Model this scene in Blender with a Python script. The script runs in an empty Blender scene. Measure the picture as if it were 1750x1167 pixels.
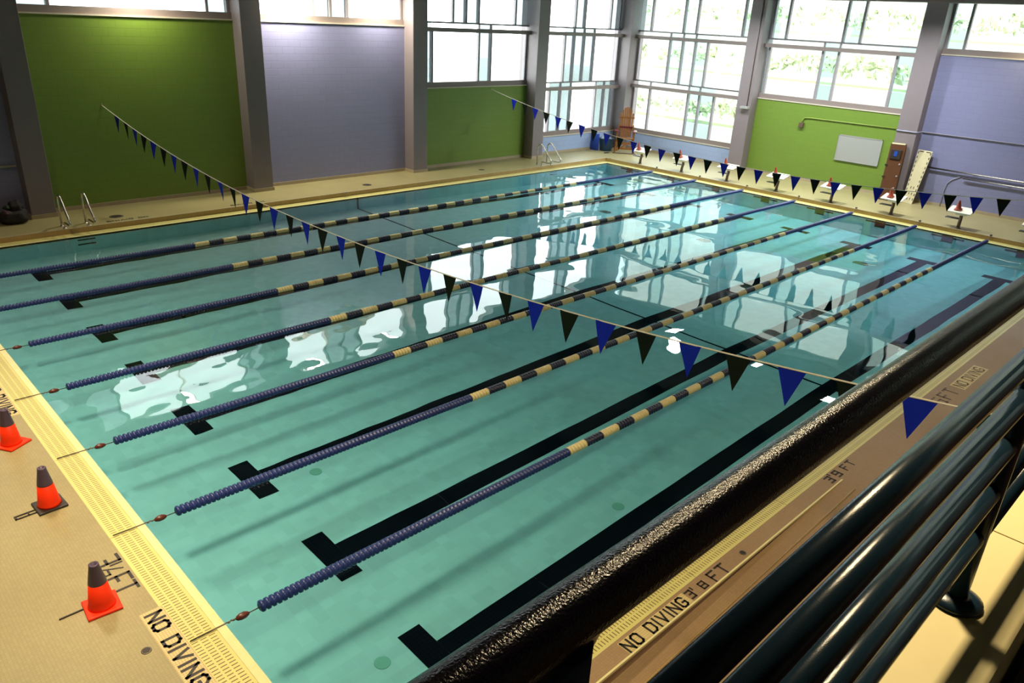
import bpy, bmesh, math, random
import numpy as np
from mathutils import Matrix, Vector
random.seed(7)
sc = bpy.context.scene
C = sc.collection
PI = math.pi

# ------------------------------------------------------------------ layout (metres; x along the pool, y across, z up from the rim)
L, W = 22.86, 2.0
YL, YR = 14.2, -2.2            # pool edges
G = 0.37                       # gutter width
ZW = -0.015                    # water level
ZD = 0.12                      # raised deck on the far and left sides
XF, YW = 26.35, 16.45          # inner faces of the far and the left wall
ZT = 6.5                       # heads of the windows
ZC = 7.7                       # ceiling

# ------------------------------------------------------------------ materials
def nodes(name):
    m = bpy.data.materials.new(name); m.use_nodes = True
    nt = m.node_tree; nt.nodes.clear()
    out = nt.nodes.new('ShaderNodeOutputMaterial')
    return m, nt, out
def N(nt, t, **kw):
    n = nt.nodes.new(t)
    for k, v in kw.items():
        if k.startswith('i_'):
            n.inputs[k[2:].replace('_', ' ')].default_value = v
        else: setattr(n, k, v)
    return n
def math_n(nt, op, a, b=None, c=None):
    n = nt.nodes.new('ShaderNodeMath'); n.operation = op
    for i, v in enumerate((a, b, c)):
        if v is None: continue
        if isinstance(v, (int, float)): n.inputs[i].default_value = v
        else: nt.links.new(v, n.inputs[i])
    return n.outputs[0]
def mixc(nt, fac, a, b):
    n = nt.nodes.new('ShaderNodeMix'); n.data_type = 'RGBA'
    for sock, v in ((n.inputs[0], fac), (n.inputs[6], a), (n.inputs[7], b)):
        if isinstance(v, (int, float)): sock.default_value = v
        elif isinstance(v, tuple): sock.default_value = (*v, 1) if len(v) == 3 else v
        else: nt.links.new(v, sock)
    return n.outputs[2]
def simple(name, col, rough=0.5, metal=0.0, var=0.12, scale=6.0, bump=0.0, bscale=60, spec=0.5, coat=0.0):
    m, nt, out = nodes(name)
    p = N(nt, 'ShaderNodeBsdfPrincipled')
    p.inputs['Roughness'].default_value = rough; p.inputs['Metallic'].default_value = metal
    p.inputs['Specular IOR Level'].default_value = spec
    p.inputs['Coat Weight'].default_value = coat
    tc = N(nt, 'ShaderNodeNewGeometry')
    no = N(nt, 'ShaderNodeTexNoise'); no.inputs['Scale'].default_value = scale; no.inputs['Detail'].default_value = 4
    nt.links.new(tc.outputs['Position'], no.inputs['Vector'])
    a = tuple(max(0, c * (1 - var)) for c in col); b = tuple(min(1, c * (1 + var)) for c in col)
    nt.links.new(mixc(nt, no.outputs['Fac'], a, b), p.inputs['Base Color'])
    if bump:
        n2 = N(nt, 'ShaderNodeTexNoise'); n2.inputs['Scale'].default_value = bscale; n2.inputs['Detail'].default_value = 3
        nt.links.new(tc.outputs['Position'], n2.inputs['Vector'])
        bp = N(nt, 'ShaderNodeBump'); bp.inputs['Strength'].default_value = bump; bp.inputs['Distance'].default_value = 0.004
        nt.links.new(n2.outputs['Fac'], bp.inputs['Height']); nt.links.new(bp.outputs['Normal'], p.inputs['Normal'])
    nt.links.new(p.outputs[0], out.inputs[0])
    return m
def block_wall(name, col, axis, rough=0.45):
    """painted concrete block: courses 0.2 m, blocks 0.4 m; axis 'x' or 'y' runs along the wall"""
    m, nt, out = nodes(name)
    p = N(nt, 'ShaderNodeBsdfPrincipled'); p.inputs['Roughness'].default_value = rough
    g = N(nt, 'ShaderNodeNewGeometry'); s = N(nt, 'ShaderNodeSeparateXYZ'); c = N(nt, 'ShaderNodeCombineXYZ')
    nt.links.new(g.outputs['Position'], s.inputs[0])
    nt.links.new(s.outputs['X' if axis == 'x' else 'Y'], c.inputs[0]); nt.links.new(s.outputs['Z'], c.inputs[1])
    br = N(nt, 'ShaderNodeTexBrick'); nt.links.new(c.outputs[0], br.inputs['Vector'])
    br.inputs['Scale'].default_value = 1.0; br.inputs['Mortar Size'].default_value = 0.008
    br.inputs['Brick Width'].default_value = 0.4; br.inputs['Row Height'].default_value = 0.2
    br.inputs['Color1'].default_value = (*col, 1)
    br.inputs['Color2'].default_value = (*[x * 0.965 for x in col], 1)
    br.inputs['Mortar'].default_value = (*[x * 0.88 for x in col], 1)
    nt.links.new(br.outputs['Color'], p.inputs['Base Color'])
    bp = N(nt, 'ShaderNodeBump'); bp.inputs['Strength'].default_value = 0.35; bp.inputs['Distance'].default_value = 0.006
    bp.invert = True
    nt.links.new(br.outputs['Fac'], bp.inputs['Height']); nt.links.new(bp.outputs['Normal'], p.inputs['Normal'])
    nt.links.new(p.outputs[0], out.inputs[0])
    return m
def tile(name, col, grout, size, rough=0.4, msize=0.06, stain=0.25, spec=0.5):
    m, nt, out = nodes(name)
    p = N(nt, 'ShaderNodeBsdfPrincipled'); p.inputs['Roughness'].default_value = rough
    p.inputs['Specular IOR Level'].default_value = spec
    g = N(nt, 'ShaderNodeNewGeometry')
    br = N(nt, 'ShaderNodeTexBrick'); nt.links.new(g.outputs['Position'], br.inputs['Vector'])
    br.offset = 0.0
    br.inputs['Scale'].default_value = 1.0 / size; br.inputs['Mortar Size'].default_value = msize
    br.inputs['Brick Width'].default_value = 1.0; br.inputs['Row Height'].default_value = 1.0
    br.inputs['Color1'].default_value = (*col, 1); br.inputs['Color2'].default_value = (*[c * 0.9 for c in col], 1)
    br.inputs['Mortar'].default_value = (*grout, 1)
    no = N(nt, 'ShaderNodeTexNoise'); no.inputs['Scale'].default_value = 0.9; no.inputs['Detail'].default_value = 5
    nt.links.new(g.outputs['Position'], no.inputs['Vector'])
    mx = N(nt, 'ShaderNodeMix'); mx.data_type = 'RGBA'; mx.blend_type = 'MULTIPLY'; mx.inputs[0].default_value = stain
    cr = N(nt, 'ShaderNodeValToRGB'); cr.color_ramp.elements[0].position = 0.35; cr.color_ramp.elements[1].position = 0.65
    cr.color_ramp.elements[0].color = (0.62, 0.55, 0.45, 1)
    nt.links.new(no.outputs['Fac'], cr.inputs[0])
    nt.links.new(br.outputs['Color'], mx.inputs[6]); nt.links.new(cr.outputs[0], mx.inputs[7])
    nt.links.new(mx.outputs[2], p.inputs['Base Color']); nt.links.new(p.outputs[0], out.inputs[0])
    return m
def grating(name, axis, edge, sign, base=(0.72, 0.665, 0.235)):
    """yellow overflow grating: three rows of slots; axis = the way the gutter runs, edge/sign give the distance outwards from the water"""
    m, nt, out = nodes(name)
    p = N(nt, 'ShaderNodeBsdfPrincipled'); p.inputs['Roughness'].default_value = 0.4
    g = N(nt, 'ShaderNodeNewGeometry'); s = N(nt, 'ShaderNodeSeparateXYZ'); nt.links.new(g.outputs['Position'], s.inputs[0])
    along = s.outputs['X' if axis == 'x' else 'Y']; across = s.outputs['Y' if axis == 'x' else 'X']
    d = math_n(nt, 'MULTIPLY', math_n(nt, 'SUBTRACT', across, edge), sign)
    fr = math_n(nt, 'FRACT', math_n(nt, 'DIVIDE', along, 0.042))
    slot = math_n(nt, 'LESS_THAN', fr, 0.27)
    rows = None
    for a, b in ((0.115, 0.175), (0.195, 0.255), (0.275, 0.335)):
        r = math_n(nt, 'MULTIPLY', math_n(nt, 'GREATER_THAN', d, a), math_n(nt, 'LESS_THAN', d, b))
        rows = r if rows is None else math_n(nt, 'ADD', rows, r)
    seam = math_n(nt, 'LESS_THAN', math_n(nt, 'FRACT', math_n(nt, 'DIVIDE', math_n(nt, 'ADD', along, 0.02), 2.0)), 0.004)
    fac = math_n(nt, 'MAXIMUM', math_n(nt, 'MULTIPLY', slot, rows), math_n(nt, 'MULTIPLY', seam, 0.7))
    no = N(nt, 'ShaderNodeTexNoise'); no.inputs['Scale'].default_value = 2.5; no.inputs['Detail'].default_value = 4
    nt.links.new(g.outputs['Position'], no.inputs['Vector'])
    b2 = mixc(nt, no.outputs['Fac'], base, tuple(c * 0.84 for c in base))
    nt.links.new(mixc(nt, fac, b2, (0.17, 0.11, 0.03)), p.inputs['Base Color'])
    nt.links.new(p.outputs[0], out.inputs[0])
    return m

M = {}
for ax in 'xy':
    M['green_' + ax] = block_wall('green_block_paint_' + ax, (0.17, 0.27, 0.035), ax)
    M['lav_' + ax] = block_wall('lavender_block_paint_' + ax, (0.255, 0.258, 0.43), ax)
    M['blue_' + ax] = block_wall('pale_blue_block_paint_' + ax, (0.36, 0.46, 0.70), ax)
M['white_wall'] = simple('off_white_plaster', (0.34, 0.32, 0.28), 0.7)
M['ceiling'] = simple('dark_ceiling_deck', (0.06, 0.057, 0.052), 0.8)
M['column'] = simple('mauve_grey_column_paint', (0.235, 0.195, 0.205), 0.45, var=0.06)
M['frame'] = simple('grey_aluminium_frame', (0.30, 0.27, 0.29), 0.4, var=0.05)
M['beam'] = simple('taupe_steel_beam', (0.27, 0.215, 0.20), 0.45, var=0.06)
M['sill'] = simple('cream_sill', (0.62, 0.56, 0.44), 0.5)
M['base'] = simple('tan_base_tile', (0.42, 0.34, 0.22), 0.5)
M['deck'] = tile('tan_mosaic_deck', (0.375, 0.325, 0.155), (0.29, 0.245, 0.11), 0.03, 0.45)
M['deck_right'] = tile('brown_mosaic_deck', (0.37, 0.245, 0.13), (0.30, 0.195, 0.095), 0.03, 0.5)
M['riser'] = tile('amber_riser_tile', (0.50, 0.34, 0.13), (0.38, 0.25, 0.08), 0.05, 0.45)
M['lip'] = simple('pale_yellow_lip', (0.78, 0.72, 0.36), 0.35)
M['gut_y0'] = grating('overflow_grating_near', 'y', 0.0, -1.0)
M['gut_y1'] = grating('overflow_grating_far', 'y', L, 1.0)
M['gut_x0'] = grating('overflow_grating_right', 'x', YR, -1.0)
M['gut_x1'] = grating('overflow_grating_left', 'x', YL, 1.0)
M['plaster'] = tile('aqua_pool_tile', (0.84, 0.80, 0.82), (0.80, 0.77, 0.79), 0.15, 0.5, 0.03, 0.10)
M['inlet'] = simple('grey_green_inlet_plastic', (0.42, 0.55, 0.45), 0.5)
M['black_tile'] = tile('black_lane_tile', (0.005, 0.004, 0.008), (0.010, 0.008, 0.014), 0.05, 0.6, 0.06, 0.0, 0.03)
M['ink'] = simple('black_inlay_tile', (0.02, 0.014, 0.012), 0.5)
M['ink_pale'] = simple('worn_brown_inlay_tile', (0.13, 0.075, 0.04), 0.5)
M['pale_tile'] = tile('pale_letter_ground_tile', (0.70, 0.58, 0.27), (0.46, 0.34, 0.14), 0.025, 0.45, 0.10, 0.1)
M['navy'] = simple('navy_gloss_paint', (0.009, 0.024, 0.042), 0.22, bump=0.10, bscale=500, spec=0.4)
M['rail_top'] = simple('black_worn_rail_paint', (0.005, 0.004, 0.008), 0.17, bump=0.25, bscale=440, spec=0.30)
M['ledge'] = simple('cream_ledge_paint', (0.70, 0.60, 0.31), 0.6, var=0.06)
M['dark_floor'] = simple('dark_brown_balcony_floor', (0.05, 0.025, 0.02), 0.6)
M['float_blue'] = simple('blue_float_plastic', (0.014, 0.030, 0.15), 0.35)
M['float_dark'] = simple('dark_navy_float_plastic', (0.014, 0.018, 0.05), 0.35)
M['float_cream'] = simple('cream_float_plastic', (0.74, 0.63, 0.30), 0.4)
M['steel'] = simple('stainless_steel', (0.60, 0.57, 0.53), 0.22, 1.0, var=0.05)
M['wire'] = simple('steel_wire', (0.14, 0.12, 0.09), 0.4, 0.6)
M['egg'] = simple('maroon_buoy', (0.10, 0.022, 0.014), 0.35)
M['flag_blue'] = simple('blue_pennant_vinyl', (0.004, 0.018, 0.40), 0.6, var=0.05, spec=0.15)
M['flag_black'] = simple('black_green_pennant_vinyl', (0.006, 0.011, 0.006), 0.6, var=0.05, spec=0.1)
M['cord'] = simple('white_cord', (0.72, 0.68, 0.56), 0.6)
M['cone'] = simple('orange_cone_rubber', (0.96, 0.040, 0.005), 0.5, var=0.05, spec=0.2)
M['cone_dark'] = simple('purple_black_cone_sleeve', (0.075, 0.048, 0.085), 0.45)
M['cone_small'] = simple('red_disc_cone', (0.34, 0.05, 0.02), 0.5)
M['black_rubber'] = simple('black_rubber', (0.022, 0.014, 0.010), 0.5)
M['block_white'] = simple('white_block_top', (0.86, 0.80, 0.64), 0.4, var=0.03)
M['block_leg'] = simple('brown_block_post', (0.16, 0.11, 0.07), 0.4, 0.3)
M['board'] = simple('white_board_enamel', (0.37, 0.37, 0.35), 0.3, var=0.02)
M['orange_board'] = simple('orange_rescue_board', (0.10, 0.034, 0.009), 0.45)
M['cream_board'] = simple('cream_rescue_board', (0.70, 0.62, 0.38), 0.4)
M['wood'] = simple('amber_chair_wood', (0.30, 0.115, 0.02), 0.5, var=0.3, scale=20)
M['maroon'] = simple('maroon_chair_arm', (0.16, 0.015, 0.025), 0.4)
M['bin'] = simple('teal_blue_bin_plastic', (0.012, 0.055, 0.12), 0.4)
M['bin_blue'] = simple('blue_bin_plastic', (0.015, 0.06, 0.36), 0.4)
M['grey_cloth'] = simple('grey_cloth', (0.30, 0.33, 0.34), 0.8)
M['bag'] = simple('black_mesh_bag', (0.016, 0.013, 0.012), 0.8, var=0.5, scale=25)
M['bag_red'] = simple('dark_red_gear', (0.05, 0.018, 0.018), 0.7)
M['bag_green'] = simple('dark_green_gear', (0.012, 0.03, 0.010), 0.7)
M['conduit_green'] = simple('green_conduit', (0.25, 0.34, 0.06), 0.4)
M['conduit'] = simple('lavender_conduit', (0.34, 0.33, 0.44), 0.35)
M['lampbody'] = simple('lamp_housing', (0.35, 0.33, 0.3), 0.4)
M['ground'] = simple('pale_gravel', (0.8, 0.8, 0.76), 0.8)
M['hill'] = simple('pale_added_hillside', (0.35, 0.37, 0.32), 0.9, var=0.08, scale=.6)
M['leaf'] = simple('soft_green_foliage', (0.35, 0.40, 0.22), 0.9, var=0.12, scale=1.5)
M['bark'] = simple('bark', (0.12, 0.09, 0.06), 0.8)

def emis(name, col, s):
    m, nt, out = nodes(name)
    e = N(nt, 'ShaderNodeEmission'); e.inputs[0].default_value = (*col, 1); e.inputs[1].default_value = s
    nt.links.new(e.outputs[0], out.inputs[0]); return m
M['lamp_warm'] = emis('warm_lamp_lens', (1.0, 0.74, 0.36), 95)
M['lamp_wall'] = emis('wall_lamp_lens', (1.0, 0.92, 0.68), 330)
M['lamp_wall_dim'] = emis('dim_wall_lamp_lens', (1.0, 0.92, 0.68), 170)
M['lamp_pool'] = emis('pool_lamp_lens', (1.0, 0.93, 0.72), 60)

def glass_pane(name, tint, haze, hazecol):
    m, nt, out = nodes(name)
    t = N(nt, 'ShaderNodeBsdfTransparent'); t.inputs[0].default_value = (*tint, 1)
    gl = N(nt, 'ShaderNodeBsdfGlossy'); gl.inputs['Roughness'].default_value = 0.02
    lw = N(nt, 'ShaderNodeLayerWeight'); lw.inputs['Blend'].default_value = 0.5
    fac = math_n(nt, 'ADD', math_n(nt, 'MULTIPLY', math_n(nt, 'POWER', lw.outputs['Facing'], 5.0), 0.9), 0.04)
    mx = N(nt, 'ShaderNodeMixShader')
    nt.links.new(fac, mx.inputs[0]); nt.links.new(t.outputs[0], mx.inputs[1]); nt.links.new(gl.outputs[0], mx.inputs[2])
    nt.links.new(mx.outputs[0], out.inputs[0])
    return m
M['pane_clear'] = glass_pane('clear_window_glass', (0.97, 0.98, 0.96), 0, None)
M['pane_tint'] = glass_pane('blue_green_tinted_glass', (0.41, 0.45, 0.45), 0, None)

M['pane_tint_far'] = glass_pane('lightened_tinted_glass', (0.80, 0.90, 0.89), 0, None)  # same tinted glass, lightened to make up for the dimmer outdoors at the far end
# water: real refraction, absorbing towards teal with depth
m, nt, out = nodes('pool_water')
gb = N(nt, 'ShaderNodeBsdfGlass'); gb.inputs['IOR'].default_value = 1.33; gb.inputs['Roughness'].default_value = 0.0
va = N(nt, 'ShaderNodeVolumeAbsorption'); va.inputs['Color'].default_value = (0.50, 0.962, 0.988, 1); va.inputs['Density'].default_value = 0.28
nt.links.new(gb.outputs[0], out.inputs['Surface']); nt.links.new(va.outputs[0], out.inputs['Volume'])
M['water'] = m

# ------------------------------------------------------------------ mesh helpers
class MB:
    def __init__(s): s.bm = bmesh.new()
    def box(s, a, b, mi=0):
        vs = [s.bm.verts.new((x, y, z)) for z in (a[2], b[2]) for y in (a[1], b[1]) for x in (a[0], b[0])]
        for q in ((0, 2, 3, 1), (4, 5, 7, 6), (0, 1, 5, 4), (2, 6, 7, 3), (0, 4, 6, 2), (1, 3, 7, 5)):
            f = s.bm.faces.new([vs[i] for i in q]); f.material_index = mi
        return s
    def hull8(s, pts, mi=0):
        """eight corners ordered like box()"""
        vs = [s.bm.verts.new(p) for p in pts]
        for q in ((0, 2, 3, 1), (4, 5, 7, 6), (0, 1, 5, 4), (2, 6, 7, 3), (0, 4, 6, 2), (1, 3, 7, 5)):
            f = s.bm.faces.new([vs[i] for i in q]); f.material_index = mi
        return s
    def quad(s, *pts):
        s.bm.faces.new([s.bm.verts.new(p) for p in pts]); return s
    def prism(s, poly, d):
        """planar polygon (3-D points) pushed along vector d"""
        d = Vector(d); a = [s.bm.verts.new(p) for p in poly]; b = [s.bm.verts.new(Vector(p) + d) for p in poly]
        n = len(poly); s.bm.faces.new(a[::-1]); s.bm.faces.new(b)
        for i in range(n): s.bm.faces.new((a[i], a[(i + 1) % n], b[(i + 1) % n], b[i]))
        return s
    def tube(s, pts, r, seg=12, cap=True, radii=None):
        pts = [Vector(p) for p in pts]; rings = []; prev = None
        for i, p in enumerate(pts):
            t = (pts[min(i + 1, len(pts) - 1)] - pts[max(i - 1, 0)]).normalized()
            if prev is None:
                u = t.orthogonal().normalized()
            else:
                u = prev - t * prev.dot(t); u = u.normalized() if u.length > 1e-6 else t.orthogonal().normalized()
            prev = u; v = t.cross(u); rr = radii[i] if radii else r
            rings.append([s.bm.verts.new(p + (u * math.cos(2 * PI * k / seg) + v * math.sin(2 * PI * k / seg)) * rr) for k in range(seg)])
        for a, b in zip(rings, rings[1:]):
            for k in range(seg):
                s.bm.faces.new((a[k], a[(k + 1) % seg], b[(k + 1) % seg], b[k])).smooth = True
        if cap: s.bm.faces.new(rings[0][::-1]); s.bm.faces.new(rings[-1])
        return s
    def lathe(s, prof, seg=20, c=(0, 0, 0), axis='z', smooth=True):
        """prof: list of (radius, height)"""
        rings = []
        for r, h in prof:
            ring = []
            for k in range(seg):
                a = 2 * PI * k / seg
                p = (r * math.cos(a), r * math.sin(a), h)
                if axis == 'x': p = (h, r * math.cos(a), r * math.sin(a))
                if axis == 'y': p = (r * math.sin(a), h, r * math.cos(a))
                ring.append(s.bm.verts.new((p[0] + c[0], p[1] + c[1], p[2] + c[2])))
            rings.append(ring)
        for a, b in zip(rings, rings[1:]):
            for k in range(seg):
                s.bm.faces.new((a[k], a[(k + 1) % seg], b[(k + 1) % seg], b[k])).smooth = smooth
        s.bm.faces.new(rings[0][::-1]); s.bm.faces.new(rings[-1])
        return s
    def bevel(s, w=0.01, seg=2):
        bmesh.ops.bevel(s.bm, geom=list(s.bm.edges), offset=w, segments=seg, profile=0.6, affect='EDGES', clamp_overlap=True); return s
    def xf(s, mat):
        bmesh.ops.transform(s.bm, matrix=mat, verts=list(s.bm.verts)); return s
    def build(s, name, mat, parent=None, label=None):
        bmesh.ops.recalc_face_normals(s.bm, faces=list(s.bm.faces))
        me = bpy.data.meshes.new(name); s.bm.to_mesh(me); s.bm.free()
        for x in (mat if isinstance(mat, list) else [mat]): me.materials.append(x)
        o = bpy.data.objects.new(name, me); C.objects.link(o)
        if parent is not None: o.parent = parent
        if label: o['label'] = label
        return o
def thing(name, label, cat, loc=(0, 0, 0), rz=0, group=None):
    o = bpy.data.objects.new(name, None); C.objects.link(o)
    o.location = loc; o.rotation_euler = (0, 0, rz); o['label'] = label; o['category'] = cat
    o.empty_display_size = 0.2
    if group: o['group'] = group
    return o
def tag(o, label, cat, group=None):
    o['label'] = label; o['category'] = cat
    if group: o['group'] = group
    return o
def struct(o):
    o['kind'] = 'structure'; return o
def sroot(name):
    o = bpy.data.objects.new(name, None); C.objects.link(o); o['kind'] = 'structure'; return o
def copy_tree(o, parent=None):
    c = o.copy(); C.objects.link(c); c.parent = parent
    for ch in list(o.children): copy_tree(ch, c)
    return c
ORD = ['', 'first', 'second', 'third', 'fourth', 'fifth', 'sixth', 'seventh', 'eighth']

# ------------------------------------------------------------------ decks
struct(MB().box((-9, -2.77, -0.3), (-G, YL + G, 0.0)).build('floor', M['deck']))                        # near end
struct(MB().box((-9, YL + G, -0.3), (XF + .4, YW + .5, ZD)).build('floor', M['deck']))                  # left side, one step up
struct(MB().box((L + G, -9.0, -0.3), (XF + .4, YL + G, ZD)).build('floor', M['deck']))                  # far end, one step up
b = MB()                                                                                                # right side: falls away towards the near end behind a curb
b.hull8([(-9, -5.46, -.8), (7.1, -5.46, -.8), (-9, -2.77, -.8), (7.1, -2.77, -.8), (-9, -5.46, -.54), (7.1, -5.46, 0.0), (-9, -2.77, -.54), (7.1, -2.77, 0.0)])
b.box((7.1, -5.46, -.4), (L + G, -2.77, 0.0)); struct(b.build('floor', M['deck_right']))
struct(MB().box((-G, -2.77, -.8), (L + G, YR - G, 0.0)).build('floor', M['deck_right']))                # text strip beside the right gutter
struct(MB().box((-9, -2.785, -.025), (7.1, -2.765, 0.004)).build('trim_1', M['lip']))                    # bright nosing on the curb
struct(MB().tube([(-9, -3.0, -.54), (7.0, -2.98, -.002)], 0.012, 8).build('trim_2', M['riser']))         # second, lower line of the ramp
# risers of the raised decks
struct(MB().box((-9, YL + G - .012, -.02), (L + G, YL + G + .001, ZD + .002)).build('trim_3', M['riser']))
struct(MB().box((L + G - .012, -5.4, -.02), (L + G + .001, YL + G, ZD + .002)).build('trim_4', M['riser']))
struct(MB().box((-9, YL + G - .014, ZD - .006), (L + G + .03, YL + G + .03, ZD + .004)).build('trim_5', M['base']))
struct(MB().box((L + G - .014, -5.4, ZD - .006), (L + G + .03, YL + G, ZD + .004)).build('trim_6', M['base']))

# gutters: solid lip at the water, then the grating
def gut(name, a, b, la, lb, mat):
    r = sroot(name)
    MB().box((a[0], a[1], -.12), (b[0], b[1], -0.001)).build('grating', mat, r)
    MB().box((la[0], la[1], -.12), (lb[0], lb[1], 0.006)).bevel(.004, 2).build('lip', M['lip'], r)
gut('trim_7', (-G, YR - G), (-.085, YL + G), (-.085, YR - .085), (0, YL + .085), M['gut_y0'])
gut('trim_8', (L + .085, YR - G), (L + G, YL + G), (L, YR - .085), (L + .085, YL + .085), M['gut_y1'])
gut('trim_9', (-.085, YR - G), (L + .085, YR - .085), (0, YR - .085), (L, YR), M['gut_x0'])
gut('trim_10', (-.085, YL + .085), (L + .085, YL + G), (0, YL), (L, YL + .085), M['gut_x1'])

# ------------------------------------------------------------------ pool shell
def zf(x): return ZW + (-1.22 - 0.003 * x if x < 10.8 else -1.2524 - 0.079 * (x - 10.8))
pool = sroot('pool_shell')
b = MB()
prof = [(0, zf(0)), (10.8, zf(10.8)), (L, zf(L))]
for (x0, z0), (x1, z1) in zip(prof, prof[1:]):
    b.quad((x0, YR, z0), (x1, YR, z1), (x1, YL, z1), (x0, YL, z0))
    b.quad((x0, YL, z0), (x1, YL, z1), (x1, YL, -.003), (x0, YL, -.003))
    b.quad((x0, YR, z0), (x0, YR, -.003), (x1, YR, -.003), (x1, YR, z1))
b.quad((0, YR, zf(0)), (0, YL, zf(0)), (0, YL, -.003), (0, YR, -.003))
b.quad((L, YR, zf(L)), (L, YR, -.003), (L, YL, -.003), (L, YL, zf(L)))
b.build('basin', M['plaster'], pool)
e = 0.004
def slab(b, x0, x1, y0, y1):
    for a, c in ((x0, min(x1, 10.8)), (max(x0, 10.8), x1)):
        if c - a > 1e-4: b.quad((a, y0, zf(a) + e), (c, y0, zf(c) + e), (c, y1, zf(c) + e), (a, y1, zf(a) + e))
for k in range(8):
    yc = -1 + 2 * k
    b = MB(); slab(b, 1.57, 1.86, yc - .46, yc + .46); slab(b, 1.861, 21.14, yc - .15, yc + .15); slab(b, 21.141, 21.45, yc - .46, yc + .46)
    b.build('lane_line', M['black_tile'], pool)
    b = MB()                                    # target on the far wall, its top at the waterline
    x = L - e
    b.quad((x, yc - .46, -.24), (x, yc + .46, -.24), (x, yc + .46, -.46), (x, yc - .46, -.46))
    b.quad((x - .001, yc - .16, -.06), (x - .001, yc + .16, -.06), (x - .001, yc + .16, -.95), (x - .001, yc - .16, -.95))
    b.build('wall_target', M['black_tile'], pool)
b = MB(); b.quad((10.77, YR, zf(10.77) + .006), (10.83, YR, zf(10.83) + .006), (10.83, YL, zf(10.83) + .006), (10.77, YL, zf(10.77) + .006))
b.quad((10.77, YL - e, zf(10.8)), (10.83, YL - e, zf(10.8)), (10.83, YL - e, -.004), (10.77, YL - e, -.004))
b.quad((10.77, YR + e, zf(10.8)), (10.77, YR + e, -.004), (10.83, YR + e, -.004), (10.83, YR + e, zf(10.8)))
b.build('break_line', M['black_tile'], pool)
for x, y in ((1.26, -.71), (2.47, 2.62), (5.16, -.67), (19.35, 2.05), (17.5, 6.0), (17.6, 9.9)):
    big = x > 15
    MB().lathe([(.085 if not big else .22, 0), (.08 if not big else .2, .006)], 20, (x, y, zf(x) + .004)).build('floor_inlet', M['inlet'] if not big else M['wire'], pool)
for x in (3.08, 19.66):                          # recessed ladder steps in the left wall
    for z in (-.28, -.66):
        b = MB(); b.quad((x - .2, YL - e, z - .06), (x + .2, YL - e, z - .06), (x + .2, YL - e, z + .06), (x - .2, YL - e, z + .06))
        b.build('recessed_step', M['black_tile'], pool)

for o in pool.children: o.cycles.is_caustics_receiver = True
# ------------------------------------------------------------------ water
def water():
    nx, ny = 288, 206
    xs = np.linspace(-.01, L + .01, nx); ys = np.linspace(YR - .01, YL + .01, ny)
    X, Y = np.meshgrid(xs, ys, indexing='ij'); H = np.zeros_like(X); rng = np.random.RandomState(5)
    def add(n, l0, l1, slope, mask=1.0):
        nonlocal H
        for _ in range(n):
            lam = rng.uniform(l0, l1); th = rng.uniform(0, 2 * PI); k = 2 * PI / lam
            H = H + mask * slope / k / math.sqrt(n) * 1.4 * np.sin(k * (X * math.cos(th) + Y * math.sin(th)) + rng.uniform(0, 7))
    add(10, 1.0, 2.4, 0.0062)
    add(8, .5, .95, 0.0028)
    rip = np.clip((7.5 - X) / 4.5, 0, 1) * np.clip((Y + 1) / 4, 0, 1)
    add(10, .30, .55, 0.013, rip)
    rip2 = np.clip((X - 17) / 4, 0, 1) * np.clip((Y - 9) / 3, 0, 1)
    add(10, .4, .8, 0.02, rip2)
    edge = np.minimum.reduce([X + .01, L + .01 - X, Y - YR + .01, YL + .01 - Y]); H *= np.clip(edge / .1, 0, 1)
    top = np.stack([X, Y, H + ZW], -1).reshape(-1, 3)
    idx = np.arange(nx * ny).reshape(nx, ny)
    q = np.stack([idx[:-1, :-1], idx[1:, :-1], idx[1:, 1:], idx[:-1, 1:]], -1).reshape(-1, 4)
    ring = list(idx[:, 0]) + list(idx[-1, 1:]) + list(idx[-2::-1, -1]) + list(idx[0, -2:0:-1])
    verts = top.tolist(); base = len(verts)
    for i in ring: verts.append((verts[i][0], verts[i][1], -3.0))
    faces = q.tolist(); n = len(ring)
    for j in range(n): faces.append((ring[j], base + j, base + (j + 1) % n, ring[(j + 1) % n]))
    faces.append(tuple(base + j for j in range(n))[::-1])
    me = bpy.data.meshes.new('pool_water'); me.from_pydata([tuple(v) for v in verts], [], [tuple(int(i) for i in f) for f in faces])
    nq = len(q); sm = np.zeros(len(me.polygons), dtype=bool); sm[:nq] = True
    me.polygons.foreach_set('use_smooth', sm)
    me.materials.append(M['water']); me.update()
    # split the normals at the rim so that the flat sides do not tilt the surface shading there
    at = np.zeros(len(me.edges), dtype=bool); rs = set(int(i) for i in ring)
    ev = np.zeros(len(me.edges) * 2, dtype=np.int32); me.edges.foreach_get('vertices', ev)
    for i in range(len(me.edges)):
        if int(ev[2 * i]) in rs and int(ev[2 * i + 1]) in rs: at[i] = True
    a = me.attributes.new('sharp_edge', 'BOOLEAN', 'EDGE'); a.data.foreach_set('value', at)
    o = bpy.data.objects.new('pool_water', me); C.objects.link(o)
    o.cycles.is_caustics_caster = True
    o['kind'] = 'stuff'; o['label'] = 'clear turquoise water filling the pool'; o['category'] = 'water'
water()

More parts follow.
